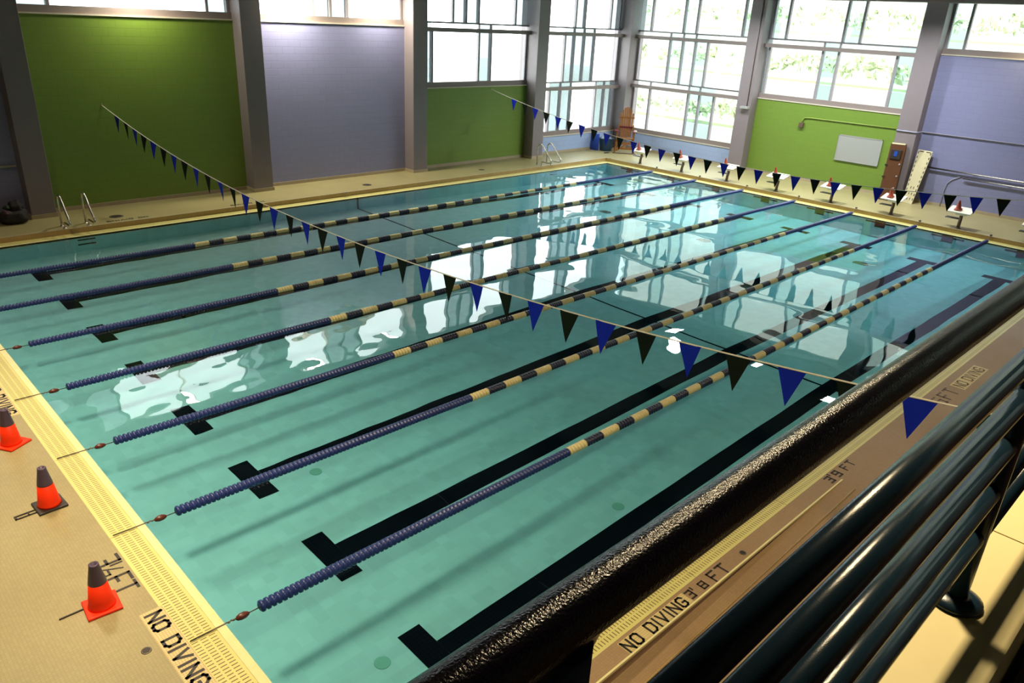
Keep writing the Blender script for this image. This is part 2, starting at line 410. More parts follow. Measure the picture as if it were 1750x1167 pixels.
# ------------------------------------------------------------------ walls, columns, windows
ZB = ZD - .02
def wall(name, a, b, mat): return struct(MB().box(a, b).build(name, mat))
CX = [(2.40, 2.96), (8.33, 8.94), (14.28, 14.88), (20.2, 20.8)]      # columns of the left wall
CYs = [(9.84, 10.45), (3.60, 4.26), (-2.60, -2.0)]                   # columns of the far wall
for a, c in CX: struct(MB().box((a, 15.95, ZB), (c, 16.9, ZC)).bevel(.012, 2).build('column', M['column']))
for a, c in CYs: struct(MB().box((25.9, a, ZB), (26.8, c, ZC)).bevel(.012, 2).build('column', M['column']))
struct(MB().box((25.9, 15.97, ZB), (26.8, 16.9, ZC)).bevel(.012, 2).build('column', M['column']))
bays_left = [(-3.5, 2.40, 4.88, 'lav', [1.8, 0.0, -2.0]), (2.96, 8.33, 4.88, 'green', None), (8.94, 14.28, 4.88, 'lav', None), (14.88, 20.2, 2.89, 'green', None), (20.8, 25.9, .83, 'blue', None)]
bays_far = [(10.45, 15.97, .83, 'blue'), (4.26, 9.84, 2.89, 'green'), (-2.0, 3.6, 4.88, 'lav'), (-9.0, -2.6, 4.88, 'lav')]
for x0, x1, zt, c, _ in bays_left:
    wall('wall_left', (x0, YW, ZB), (x1, 16.9, zt), M[c + '_x'])
    wall('wall_left', (x0, YW + .1, ZT), (x1, 16.9, ZC), M['white_wall'])
    struct(MB().box((x0, YW - .02, ZB), (x1, YW, ZD + .10)).build('baseboard_left', M['base']))
for y0, y1, zt, c in bays_far:
    wall('wall_far', (XF, y0, ZB), (26.8, y1, zt), M[c + '_y'])
    wall('wall_far', (XF + .1, y0, ZT), (26.8, y1, ZC), M['white_wall'])
    struct(MB().box((XF - .02, y0, ZB), (XF, y1, ZD + .10)).build('baseboard_far', M['base']))
for a, c in CX: struct(MB().box((a - .02, 15.93, ZB), (c + .02, YW, ZD + .10)).build('baseboard_left', M['base']))
for a, c in CYs: struct(MB().box((25.88, a - .02, ZB), (XF, c + .02, ZD + .10)).build('baseboard_far', M['base']))
struct(MB().box((25.88, 15.95, ZB), (26.3, 16.4, ZD + .10)).build('baseboard_far', M['base']))
wall('wall_left', (-9, YW, ZB), (-3.5, 16.9, ZC), M['white_wall'])
wall('wall_near', (-9.4, -9.2, -.3), (-9, 16.9, ZC), M['white_wall'])
wall('wall_right', (-9.4, -9.6, 3.0), (26.8, -9.2, ZC), M['white_wall'])
wall('wall_right', (-9, -5.7, -.4), (26.8, -5.46, 3.78), M['lav_x'])
struct(MB().box((-9.4, -9.6, ZC), (26.8, 16.9, ZC + .2)).build('ceiling', M['ceiling']))
for x in [a + .3 for a, c in CX] + [26.2]:
    struct(MB().box((x - .12, -9.2, ZC - .5), (x + .12, 16.4, ZC)).build('trim_11', M['ceiling']))        # roof beams
struct(MB().box((25.6, -9.2, 6.405), (26.1, 16.0, 6.75)).build('trim_12', M['beam']))                      # header beam along the far wall

wn = [0]
def window(axis, u0, u1, base, tiers):
    """tiers: list of (z0, z1, [mullion positions]); axis 'x' = in the left wall, 'y' = in the far wall. Depth d grows outwards from the inner wall face."""
    wn[0] += 1; r = sroot('window_%d' % wn[0])
    def P(u, d, z): return (u, YW + d, z) if axis == 'x' else (XF + d, u, z)
    def bx(name, ua, ub, da, db, za, zb, mat):
        p, q = P(ua, da, za), P(ub, db, zb)
        lo = tuple(min(i, j) for i, j in zip(p, q)); hi = tuple(max(i, j) for i, j in zip(p, q))
        return MB().box(lo, hi).build(name, mat, r)
    bx('sill', u0, u1, -.03, .18, base, base + .035, M['sill'])
    for ti, (z0, z1, mus) in enumerate(tiers):
        last = ti == len(tiers) - 1
        zb = base + .035 if ti == 0 else z0
        bx('bottom_rail', u0, u1, .02, .16, zb, z0 + .17 if ti == 0 else z0 + .001, M['beam'])
        lo = z0 + .17 if ti == 0 else z0
        if not last:                        # steel beam in front of the glass, strip of glass above it, thin transom
            zn = tiers[ti + 1][0]
            bx('beam', u0, u1, -.12, .10, z1, z1 + .135, M['beam'])
            bx('transom', u0, u1, .06, .17, z1 + .27, z1 + .325, M['frame'])
            for uu in sorted(mus)[1:-1]: bx('mullion', uu - .025, uu + .025, .08, .17, z1 + .13, z1 + .28, M['frame'])
            hi = z1 + .32
        else: hi = z1
        ms = sorted(mus)
        for uu in ms: bx('mullion', uu - .04, uu + .04, .07, .20, lo, z1 if not last else hi, M['frame'])
        ed = [u0] + ms + [u1]
        for a, c in zip(ed, ed[1:]):
            if c - a < .06: continue
            bx('pane', a, c, .145, .155, lo, hi, M['pane_tint' if axis == 'x' else 'pane_tint_far'] if c - a < .8 else M['pane_clear'])
    bx('top_rail', u0, u1, .02, .2, ZT - .06, ZT + .02, M['frame'])
T3, T2, T1 = (5.075, ZT), (3.085, 4.755), (1.0, 2.665)
window('x', -3.5, 2.40, 4.88, [(4.915, ZT, [1.8, 0, -1.9])])
window('x', 2.96, 8.33, 4.88, [(4.915, ZT, [3.75, 5.67, 7.67, 8.27])])
window('x', 8.94, 14.28, 4.88, [(4.915, ZT, [10.95, 11.56, 12.16, 14.2])])
window('x', 14.88, 20.2, 2.89, [(2.925, 4.755, [15.54, 17.71, 18.31, 20.14]), (5.08, ZT, [16.46, 17.06, 17.67, 19.51])])
window('x', 20.8, 25.9, .83, [(.865, 2.665, [21.65, 22.3, 22.95, 24.54, 25.12, 25.78]), (2.99, 4.755, [22.37, 22.93, 23.55, 24.2, 25.78]), (5.08, ZT, [22.92, 23.5, 25.15, 25.75])])
window('y', 10.45, 15.97, .83, [(.865, 2.75, [15.92, 15.06, 13.09, 12.54, 11.84]), (3.075, 4.755, [15.9, 14.31, 13.67, 13.06, 12.46]), (5.08, ZT, [15.36, 13.73, 13.1, 11.0])])
window('y', 4.26, 9.84, 2.89, [(2.925, 4.755, [9.72, 7.62, 7.03, 4.99]), (5.08, ZT, [9.76, 9.17, 7.0, 6.39])])
window('y', -2.0, 3.6, 4.88, [(4.915, ZT, [3.56, 3.01, .9, .3, -1.2])])
window('y', -9.0, -2.6, 4.88, [(4.915, ZT, [-3.2, -5.2, -5.8])])

# ------------------------------------------------------------------ outdoors: bright overcast, pale ground, added hillside that dims the far windows
struct(MB().box((-60, 17.6, -1.2), (90, 90, -1.0)).build('ground', M['ground']))
struct(MB().box((27.6, -60, -1.2), (34.0, 17.59, -1.0)).build('ground', M['hill']))
struct(MB().hull8([(50, -60, 5.2), (90, -60, 5.2), (50, 35, 5.2), (90, 62, 5.2), (50.5, -60, 6.0), (90, -60, 34), (50.5, 35, 6.0), (90, 62, 34)]).build('ground', M['hill']))  # slope added to block the sky behind the far windows
terr = [(34.0, .55, 1.95, 22.5), (40.0, 2.75, 4.40, 28.0), (48.0, 5.2, 7.0, 34.0)]
for i, (x, z0, z1, ye) in enumerate(terr):
    x1 = terr[i + 1][0] if i < 2 else 90
    struct(MB().box((x, -60, -1.2), (x1, ye, z0)).build('ground', M['hill']))  # lower terraces of the added hillside
    rnd = random.Random(20 + i); b = MB()
    for _ in range(1900):
        y = rnd.uniform(-22, ye); h = z0 + (z1 - z0) * (.30 + .70 * rnd.random() ** .7) * (.86 + .14 * math.sin(y * 1.3 + i) * math.sin(y * .47))
        c = Vector((x + .8 + rnd.uniform(-.5, .5), y, h)); s_ = rnd.uniform(.12, .30)
        u = Vector((rnd.gauss(0, 1), rnd.gauss(0, 1), rnd.gauss(0, 1))).normalized(); v = u.orthogonal().normalized()
        b.quad(c - u * s_, c - v * s_ * .6, c + u * s_, c + v * s_ * .6)
    t = thing('hedge', ['lowest', 'middle', 'topmost'][i] + ' pale green hedge row outside the far windows', 'hedge', (0, 0, 0))
    b.build('foliage', M['leaf'], t)
    MB().box((x + .7, -22, z0), (x + .9, ye, z0 + .12)).build('stems', M['leaf'], t)

# ------------------------------------------------------------------ lane ropes
NR, R0, R1 = 12, .044, .066
def discs(length, n):
    b = MB(); pr = []; p = length / n
    for i in range(n):
        x = i * p
        pr += [(R0, x + .001), (R1, x + p * .22), (R1, x + p * .72), (R0, x + p * .94)]
    b.lathe(pr, NR, axis='x'); bm = b.bm
    return b
me_cache = {}
def seg_mesh(key, length, n, mat):
    if key not in me_cache:
        o = discs(length, n).build('float_segment', M[mat]); me_cache[key] = o.data; bpy.data.objects.remove(o)
    return me_cache[key]
XS, XA, XB, XE = .34, 4.80, 18.45, 22.98
NS = 39; SL = (XB - XA) / NS
for k in range(7):
    y = 2.0 * k
    r = thing('lane_rope', 'blue and cream lane rope, %s floating line counted from the balcony railing' % ORD[k + 1], 'lane rope', (0, y, .0), 0, 'lane ropes across the pool')
    def seg(me, x, lab=None):
        o = bpy.data.objects.new('float_segment', me); C.objects.link(o); o.parent = r; o.location = (x, 0, 0)
        if lab: o['label'] = lab
    seg(seg_mesh('near', XA - XS, 78, 'float_blue'), XS, 'solid blue end run of floats')
    seg(seg_mesh('far', XE - XB, 78, 'float_blue'), XB, 'solid blue end run of floats')
    for i in range(NS):
        if i % 2 == 0: seg(seg_mesh('cream', SL, 6, 'float_cream'), XA + i * SL, 'cream run of floats')
        else: seg(seg_mesh('dark', SL, 6, 'float_dark'), XA + i * SL, 'navy run of floats')
    MB().tube([(XS, 0, .0), (.24, 0, .0), (.02, 0, .012), (-.33, 0, .012)], .006, 6).build('wire', M['wire'], r)
    MB().lathe([(.004, .10), (.022, .115), (.036, .15), (.036, .19), (.022, .225), (.004, .245)], 12, axis='x').build('buoy', M['egg'], r)
    MB().tube([(.10 + .012 * i, .014 * math.sin(i * 1.57), .008 + .008 * math.cos(i * 1.57)) for i in range(-8, 1)], .005, 6).build('spring', M['wire'], r)
    MB().tube([(XE, 0, .01), (L + .30, 0, .05), (L + G, 0, ZD)], .008, 6).build('anchor_wire', M['wire'], r)
    MB().lathe([(.03, 0), (.04, .03), (.02, .05)], 10, (L + G + .05, 0, ZD + .002)).build('anchor', M['wire'], r)

# ------------------------------------------------------------------ flag lines
def flag_line(label, x, y0, y1, zfun, first, n, step, start_blue, up_to):
    r = thing('flag_line', label, 'flag line', (x, 0, 0))
    ys = [y0 + (y1 - y0) * i / 60 for i in range(61)]
    MB().tube([(0, yy, zfun(yy)) for yy in ys], .009, 6).build('cord', M['cord'], r)
    for i in range(n):
        yc = first - step * i; blue = (i % 2 == 0) == start_blue
        hw, h = .146, .405; tw = random.uniform(-.10, .10); sw = random.uniform(-.03, .03)
        zl, zr = zfun(yc + hw), zfun(yc - hw)
        b = MB(); rows = 5; cols = []
        for j in range(rows + 1):
            t = j / rows; w = hw * (1 - t); cz = (zl + zr) / 2 - h * t
            dx = tw * math.sin(t * 1.5) * .35
            tilt = (zl - zr) / 2 * (1 - t)
            cols.append([(dx + w * tw, sw * t + w, cz + tilt), (dx - w * tw, sw * t - w, cz - tilt)])
        th = Vector((.004, 0, 0))
        A = [[b.bm.verts.new(Vector((p[0], p[1] + 0, p[2]))) for p in c] for c in cols[:-1]]
        B = [[b.bm.verts.new(Vector(p) + th) for p in c] for c in cols[:-1]]
        ta = b.bm.verts.new(cols[-1][0]); tb = b.bm.verts.new(Vector(cols[-1][0]) + th)
        nf = b.bm.faces.new
        for j in range(rows - 1):
            nf((A[j][0], A[j][1], A[j + 1][1], A[j + 1][0])); nf((B[j][0], B[j + 1][0], B[j + 1][1], B[j][1]))
            nf((A[j][0], A[j + 1][0], B[j + 1][0], B[j][0])); nf((A[j][1], B[j][1], B[j + 1][1], A[j + 1][1]))
        nf((A[-1][0], A[-1][1], ta)); nf((B[-1][0], tb, B[-1][1])); nf((A[-1][0], ta, tb, B[-1][0])); nf((A[-1][1], B[-1][1], tb, ta))
        nf((A[0][0], B[0][0], B[0][1], A[0][1]))
        me = b.build('pennant', M['flag_blue' if blue else 'flag_black'], r, 'blue pennant' if blue else 'black pennant')
        me.location.y = yc
    MB().tube([(0, y0, zfun(y0)), (0, y0 + .03, zfun(y0) + .03)], .02, 8).build('wall_hook', M['steel'], r)
    return r
zn = lambda y: 1.835 + .0083 * (y - 6.0) ** 2 if y > 6 else 1.835 + .0070 * (y - 6.0) ** 2
zfr = lambda y: 1.665 + .0092 * (y - 5.3) ** 2 if y > 5.3 else 1.665 + .0090 * (y - 5.3) ** 2
flag_line('near flag line of blue and black pennants hanging across the pool towards the railing', 4.57, 16.42, -5.44, zn, 15.42, 36, .5715, True, -5.2)
flag_line('far flag line of blue and black pennants hanging in front of the starting blocks', 18.29, 16.42, -5.44, zfr, 15.17, 36, .5628, True, -5.2)

# ------------------------------------------------------------------ traffic cones on the near deck
def cone(label, x, y, rz, base_mat, sq=.15, tab=False):
    t = thing('traffic_cone', label, 'traffic cone', (x, y, 0), rz, 'traffic cones on the near deck')
    b = MB().box((-sq, -sq, .0), (sq, sq, .028)); b.bevel(.012, 2)
    b.build('base', M[base_mat], t, None if base_mat == 'cone' else 'black rubber base')
    MB().lathe([(.125, .026), (.118, .05), (.108, .10), (.078, .31)], 28).build('body', M['cone'], t)
    MB().lathe([(.081, .295), (.079, .31), (.045, .49), (.045, .505), (.028, .507), (.026, .47)], 28).build('sleeve', M['cone_dark'], t, 'dark sleeve over the top of the cone')
    if tab:
        b = MB()
        for a, c in (((-.36, -.055, .0), (-.34, .02, .012)), ((-.36, -.055, .0), (-.15, -.04, .012)), ((-.36, .005, .0), (-.15, .02, .012)), ((-.23, -.055, .0), (-.215, .02, .012))): b.box(a, c)
        b.build('handle', M['black_rubber'], t)
    return t
cone('orange traffic cone with black rubber base, the middle one on the near deck', -.672, 3.02, .05, 'black_rubber', .15, True)
cone('orange traffic cone with orange base standing beside the depth lettering on the near deck', -.765, .98, -.08, 'cone', .152)
cone('orange cone with orange base farthest along the near deck, by the farther lettering', -.655, 4.74, .55, 'cone', .16)
tag(MB().box((-1.12, 1.04, 0), (-.90, 1.055, .014)).bevel(.003, 1).build('flat_bar', M['black_rubber']), 'short black bar lying on the tiles beside the nearest orange cone', 'bar')

# ------------------------------------------------------------------ lettering inlaid in the decks
GL = {
 'N': [[(0, 0), (0, 1)], [(0, 1), (1, 0)], [(1, 0), (1, 1)]],
 'O': [[(0, .15), (0, .85), (.25, 1), (.75, 1), (1, .85), (1, .15), (.75, 0), (.25, 0), (0, .15)]],
 'D': [[(0, 0), (0, 1), (.7, 1), (1, .8), (1, .2), (.7, 0), (0, 0)]],
 'I': [[(.5, 0), (.5, 1)]],
 'V': [[(0, 1), (.5, 0), (1, 1)]],
 'G': [[(1, .82), (.75, 1), (.25, 1), (0, .85), (0, .15), (.25, 0), (.75, 0), (1, .15), (1, .45), (.55, .45)]],
 'F': [[(0, 0), (0, 1), (1, 1)], [(0, .52), (.7, .52)]],
 'T': [[(.5, 0), (.5, 1)], [(0, 1), (1, 1)]],
 '3': [[(0, 1), (1, 1), (1, 0), (0, 0)], [(.35, .52), (1, .52)]],
 '8': [[(0, 0), (0, 1), (1, 1), (1, 0), (0, 0)], [(0, .5), (1, .5)]],
 '5': [[(1, 1), (0, 1), (0, .55), (1, .55), (1, 0), (0, 0)]],
 '9': [[(1, .5), (0, .5), (0, 1), (1, 1), (1, 0), (0, 0)]],
 '1': [[(.5, 0), (.5, 1)]],
 '2': [[(0, 1), (1, 1), (1, .5), (0, .5), (0, 0), (1, 0)]],
 '/': [[(0, 0), (1, 1)]],
 "'": [[(.5, .75), (.5, 1)]],
}
def lettering(label, cat, org, right, up, items, mat, z, ground=None):
    """items: (char, start, width, height, base offset, stroke); right/up are 2-D unit vectors on the deck"""
    t = thing('deck_lettering', label, cat, (org[0], org[1], z))
    if ground:
        a, w, h0, h1 = ground
        P = [(a * right[0] + h0 * up[0], a * right[1] + h0 * up[1]), (w * right[0] + h0 * up[0], w * right[1] + h0 * up[1]), (w * right[0] + h1 * up[0], w * right[1] + h1 * up[1]), (a * right[0] + h1 * up[0], a * right[1] + h1 * up[1])]
        MB().prism([(p[0], p[1], .0005) for p in P], (0, 0, .0015)).build('pale_ground', M['pale_tile'], t)
    for ch, s, w, h, ofs, st in items:
        b = MB()
        for line in GL[ch]:
            for (x0, y0), (x1, y1) in zip(line, line[1:]):
                p = Vector((s + x0 * w, ofs + y0 * h)); q = Vector((s + x1 * w, ofs + y1 * h))
                d = (q - p).normalized(); n = Vector((-d.y, d.x)) * st / 2; d = d * st * .5
                cs = [p - d + n, p - d - n, q + d - n, q + d + n]
                b.prism([(c.x * right[0] + c.y * up[0], c.x * right[1] + c.y * up[1], .002) for c in cs], (0, 0, .002))
        b.build('letter', M[mat], t)
def word(txt, s, w, h, gap, sp, st):
    out = []
    for ch in txt:
        if ch == ' ': s += sp; continue
        ww = w * (.15 if ch in "I1'" else 1)
        out.append((ch, s, ww, h, 0, st)); s += ww + gap
    return out, s
nd, e1 = word('NO DIVING', .03, .098, .135, .055, .10, .031)
# near deck (read from outside, facing the pool: right = -y, up = +x)
lettering('black NO DIVING lettering on the near deck beside the nearest orange cone', 'lettering', (-.515, .60), (0, -1), (1, 0), nd, 'ink', 0, (-.03, e1 + .02, -.04, .175))
lettering('black NO DIVING lettering on the near deck behind the farthest orange cone', 'lettering', (-.535, 6.75), (0, -1), (1, 0), nd, 'ink', 0, (-.03, e1 + .02, -.04, .175))
it = [('3', .0, .11, .25, 0, .03), ('1', .145, .02, .10, .15, .022), ('/', .16, .10, .20, .03, .016), ('2', .22, .07, .10, 0, .02), ('F', .36, .11, .25, 0, .03), ('T', .52, .12, .25, 0, .028)]
lettering('black three and a half feet lettering beside the nearest orange cone', 'lettering', (-.66, 1.68), (0, -1), (1, 0), it, 'ink', 0)
# right-hand strip (right = +x, up = +y)
nd2, e2 = word('NO DIVING', .0, .085, .125, .048, .09, .024)
lettering('black NO DIVING lettering on the strip seen under the top rail', 'lettering', (2.63, -2.752), (1, 0), (0, 1), nd2, 'ink', 0, (-.02, e2 + .02, -.008, .145))
it = [('3', .0, .07, .10, .02, .02), ("'", .10, .02, .13, 0, .018), ('8', .22, .075, .09, .02, .018), ('F', .42, .10, .13, 0, .022), ('T', .58, .12, .13, 0, .022)]
lettering('black depth lettering 3 8 FT on the strip right after NO DIVING', 'lettering', (3.68, -2.752), (1, 0), (0, 1), it, 'ink', 0)
it = [('3', .0, .09, .11, 0, .024), ("'", .13, .02, .13, 0, .02), ('9', .22, .09, .11, 0, .024), ('F', .46, .1, .11, 0, .02), ('T', .62, .1, .11, 0, .02)]
lettering('dark depth lettering 3 9 FT on the brown deck where the curb ends', 'lettering', (6.92, -2.72), (1, 0), (0, 1), it, 'ink', 0)
w5 = [('5', 0, .16, .20, 0, .03), ('F', .30, .15, .20, 0, .03), ('T', .55, .16, .20, 0, .03)]
nd3, e3 = word('NO DIVING', .95, .11, .16, .05, .10, .024)
lettering('worn brown 5 FT NO DIVING lettering on the brown deck seen below the blue pennant', 'lettering', (10.55, -2.90), (1, 0), (0, 1), w5 + nd3, 'ink_pale', 0, (.88, e3 + .03, -.04, .20))
# left deck (right = +x mirrored: read from the wall, facing the pool: right = -x, up = -y)
wl, e4 = word('NO DIVING', 0, .085, .10, .05, .10, .022)
lettering('black NO DIVING lettering on the left deck right of the nearer pool ladder', 'lettering', (4.75, 14.82), (-1, 0), (0, -1), wl, 'ink', ZD)
lettering('black NO DIVING lettering on the left deck before the second column', 'lettering', (8.0, 14.82), (-1, 0), (0, -1), wl, 'ink', ZD)

# ------------------------------------------------------------------ deck drains
def drain(label, x, y, z, r):
    t = thing('floor_drain', label, 'drain', (x, y, z))
    MB().lathe([(r, .0), (r, .004), (r * .86, .006)], 20).build('rim', M['wire'], t)
    MB().lathe([(r * .8, .004), (r * .7, .008)], 20).build('cover', M['black_rubber'], t)
drain('round dark drain on the left deck beside the nearer pool ladder', 4.12, 15.18, ZD, .17)
drain('round dark drain on the left deck below the lavender wall', 11.78, 15.14, ZD, .15)
drain('small dark drain at the left pool edge where the break line starts', 10.57, 14.50, ZD, .06)
drain('round dark drain on the left deck below the green wall by the windows', 16.84, 15.22, ZD, .12)
drain('small dark drain on the near deck beside the NO DIVING lettering', -.66, .155, 0, .045)
drain('small dark drain on the strip beyond the 3 8 FT lettering', 4.735, -2.69, 0, .04)
drain('small dark spot drain at the far left corner of the pool', 23.3, 14.4, ZD, .05)

# ------------------------------------------------------------------ pool ladders (two grab rails each)
def ladder(label, x, hands):
    t = thing('pool_ladder', label, 'ladder', (x, YL, ZD))
    for dx in (-.27, .27):
        pts = [(dx, .72, 0), (dx, .72, .62)]
        for i in range(1, 9):                              # bend over the top
            a = PI * i / 9 * .82; pts.append((dx, .72 - .17 * (1 - math.cos(a)), .62 + .17 * math.sin(a)))
        pts += [(dx, .22, .50), (dx, .03, .31), (dx, -.03, .25), (dx, -.03, .20), (dx, .02, .16), (dx, .10, .15), (dx, .40, .15), (dx, .46, .14), (dx, .48, .09), (dx, .48, 0)]
        MB().tube(pts, .025, 10).build('grab_rail', M['steel'], t)
        b = MB()
        for yy in (.72, .48): b.lathe([(.05, .0), (.048, .008), (.028, .02)], 14, (dx, yy, 0))
        b.build('flange', M['steel'], t)
    return t
ladder('stainless pool ladder with two grab rails before the dark green wall', 3.05, 1)
ladder('stainless pool ladder with two grab rails near the corner windows', 19.72, 1)

# ------------------------------------------------------------------ starting blocks with small cones
def make_block():
    t = thing('starting_block', 'x', 'starting block')
    x0, x1, z0, z1 = -.08, .40, .50, .60
    b = MB().hull8([(x0, -.33, z0 - .035), (x1, -.33, z1 - .035), (x0, .33, z0 - .035), (x1, .33, z1 - .035), (x0, -.33, z0), (x1, -.33, z1), (x0, .33, z0), (x1, .33, z1)])
    b.bevel(.012, 2).build('platform', M['block_white'], t)
    MB().box((-.02, -.20, .41), (.30, .10, .475)).bevel(.01, 2).build('under_bracket', M['block_white'], t)
    MB().tube([(.10, -.05, 0), (.11, -.05, .16), (.17, -.04, .29), (.19, -.03, .36), (.16, -.03, .43)], .05, 14).build('post', M['block_leg'], t)
    MB().lathe([(.09, 0), (.09, .012), (.055, .03)], 16, (.10, -.05, 0)).build('base_flange', M['block_leg'], t)
    MB().box((.16, .0, .245), (.36, .40, .268)).bevel(.006, 1).build('step', M['black_rubber'], t)
    return t
def make_cone():
    t = thing('marker_cone', 'x', 'marker cone')
    MB().lathe([(.10, 0), (.098, .012), (.082, .02), (.028, .25), (.018, .28), (.006, .285)], 16).build('body', M['cone_small'], t)
    MB().box((-.10, -.10, 0), (.10, .10, .012)).bevel(.004, 1).build('base', M['cone_small'], t)
    return t
blk, cn = make_block(), make_cone()
where = ['partly at the right edge of the view', 'before the lavender far wall', 'beside the leaning rescue boards', 'below the whiteboard', 'before the green far wall by the conduit box',
         'before the mauve column with the conduit', 'below the far window row', 'beside the wooden lifeguard chair']
for k in range(8):
    y = -1 + 2 * k
    o = blk if k == 0 else copy_tree(blk); o.location = (L + G + .10, y, ZD)
    o['label'] = 'white topped starting block ' + where[k]; o['group'] = 'starting blocks along the far end'
    c = cn if k == 0 else copy_tree(cn); c.location = (L + G + .20, y + .08, ZD + .5615)
    c.rotation_euler = (0, -math.atan2(.10, .48), 0)
    c['label'] = 'small red cone on the starting block ' + where[k]; c['group'] = 'marker cones on the starting blocks'

# ------------------------------------------------------------------ far wall fittings
t = thing('whiteboard', 'blank white board mounted on the green far wall', 'whiteboard', (XF, 5.56, 1.54))
MB().box((-.035, -.77, -.44), (-.005, .77, .44)).build('surface', M['board'], t)
b = MB()
for a, c in (((-.045, -.79, .43), (-.002, .79, .455)), ((-.055, -.79, -.455), (-.002, .79, -.43)), ((-.045, -.79, -.455), (-.002, -.765, .455)), ((-.045, .765, -.455), (-.002, .79, .455))): b.box(a, c)
b.build('frame', M['board'], t)
t = thing('wall_conduit', 'thin conduit running along the far wall from a small box above the whiteboard', 'conduit', (XF, 7.85, 2.13))
MB().box((-.10, -.09, -.09), (-.002, .09, .09)).bevel(.01, 1).build('junction_box', M['block_leg'], t)
MB().tube([(-.03, 0, .08), (-.03, -.02, .2), (-.03, -.08, .27), (-.03, -.3, .29), (-.03, -3.58, .31)], .022, 8).build('green_run', M['conduit_green'], t, 'green painted run')
MB().tube([(-.03, -3.58, .31), (-.40, -3.585, .31), (-.475, -3.6, .31), (-.475, -4.24, .31), (-.40, -4.27, .31), (-.03, -4.28, .31), (-.03, -9.8, .31)], .022, 8).build('lavender_run', M['conduit'], t, 'lavender painted run')
t = thing('column_conduit', 'dark conduit down the far column to a small white fitting', 'conduit', (25.9, 9.985, 2.55))
MB().tube([(-.018, 0, .03), (-.018, 0, 4.6)], .016, 8).build('pipe', M['wire'], t)
MB().box((-.16, -.12, -.05), (-.0, .22, .04)).bevel(.015, 2).build('fitting', M['board'], t, 'white wall fitting')
def hand_pipe(label, pts, r, mat, name='wall_pipe'):
    t = thing(name, label, 'pipe', pts[0])
    q = [tuple(a - b for a, b in zip(p, pts[0])) for p in pts]
    MB().tube(q, r, 10).build('pipe', mat, t)
    b = MB(); n = 3
    for i in range(n):
        f = (i + .5) / n; a, c = Vector(q[0]), Vector(q[-1]); p = a.lerp(c, f)
        b.box((p.x, p.y - .02, p.z - .02), (p.x + (XF - pts[0][0]) - .002, p.y + .02, p.z + .02))
    b.build('bracket', M['steel'], t)
hand_pipe('upper of two chrome pipes running along the lavender far wall', [(XF - .09, 3.2, 1.345), (XF - .09, -6, 1.33)], .03, M['steel'])
hand_pipe('lower of two chrome pipes running along the lavender far wall', [(XF - .09, 1.95, 1.165), (XF - .09, -6, 1.165)], .03, M['steel'])
tag(MB().tube([(XF - .02, 2.05, 1.19), (XF - .02, 2.28, 1.05), (XF - .02, 2.40, .9), (XF - .02, 2.43, .65), (XF - .02, 2.43, ZD + .012)], .014, 8).build('hose', M['conduit']), 'thin curved hose on the lavender far wall below the chrome pipes', 'hose')
t = thing('wall_pipe', 'short white pipe on the left wall at the left edge of the view', 'pipe', (2.36, YW - .08, 1.385))
MB().tube([(0, 0, 0), (-3.5, 0, 0.02)], .028, 10).build('pipe', M['cord'], t)
b = MB(); b.box((-.6, 0, -.02), (-.56, .078, .02)); b.box((-2.4, 0, -.02), (-2.36, .078, .02)); b.build('bracket', M['steel'], t)

# rescue boards leaning on the far column
def lean(t, foot, top, hw_b, hw_t, side, fn): pass
t = thing('rescue_board', 'orange brown rescue board with black head pad leaning on the far column', 'rescue board', (25.56, 3.98, ZD))
H = 1.92; th = .05; lean_a = math.atan2(.22, H)
Rm = Matrix.Rotation(lean_a, 4, 'Y') @ Matrix.Rotation(-.03, 4, 'X')
b = MB().box((0, -.26, 0), (th, .26, H)); b.bevel(.02, 2).xf(Rm).build('panel', M['orange_board'], t)
MB().box((-.045, -.17, H - .52), (-.002, .19, H - .20)).bevel(.015, 2).xf(Rm).build('head_pad', M['black_rubber'], t, 'black head pad')
MB().box((-.055, -.05, H - .42), (-.046, .06, H - .26)).xf(Rm).build('pad_mark', M['bin_blue'], t, 'blue patch on the head pad')
MB().box((-.012, -.22, H - .03), (th + .01, .22, H + .02)).xf(Rm).build('top_strip', M['cream_board'], t, 'cream top edge')
for zz in (.45, .85, 1.25):
    MB().lathe([(.025, 0), (.03, .02), (.02, .035)], 10, axis='x').xf(Matrix.Translation((-.036, -.19, zz))).xf(Rm).build('knob', M['board'], t, 'white knob')
for zz in (.35, .75, 1.15):
    MB().box((-.02, .20, zz), (-.002, .28, zz + .06)).xf(Rm).build('strap_clip', M['black_rubber'], t)
t = thing('spine_board', 'cream slotted spine board leaning on the lavender far wall', 'spine board', (25.80, 3.33, ZD))
H = 1.80; ax = math.atan2(.40, H)
Rm = Matrix.Rotation(ax, 4, 'Y') @ Matrix.Rotation(.03, 4, 'X')
b = MB().hull8([(0, -.17, 0), (.045, -.17, 0), (0, .17, 0), (.045, .17, 0), (0, -.235, H), (.045, -.235, H), (0, .235, H), (.045, .235, H)])
b.bevel(.012, 2).xf(Rm).build('panel', M['cream_board'], t)
for i in range(11):
    zz = .12 + i * .155; w = .17 + .065 * zz / H
    for s in (-1, 1):
        MB().box((-.004, s * (w - .035) - .012, zz), (.002, s * (w - .035) + .012, zz + .075)).xf(Rm).build('slot', M['black_rubber'], t)
for zz in (.12, .30, .50):
    for yy in (-.05, .04): MB().box((-.004, yy - .010, zz), (.002, yy + .010, zz + .08)).xf(Rm).build('slot', M['black_rubber'], t)
for yy in (-.11, .11): MB().box((-.004, yy - .07, H - .06), (.002, yy + .07, H - .035)).xf(Rm).build('slot', M['black_rubber'], t)

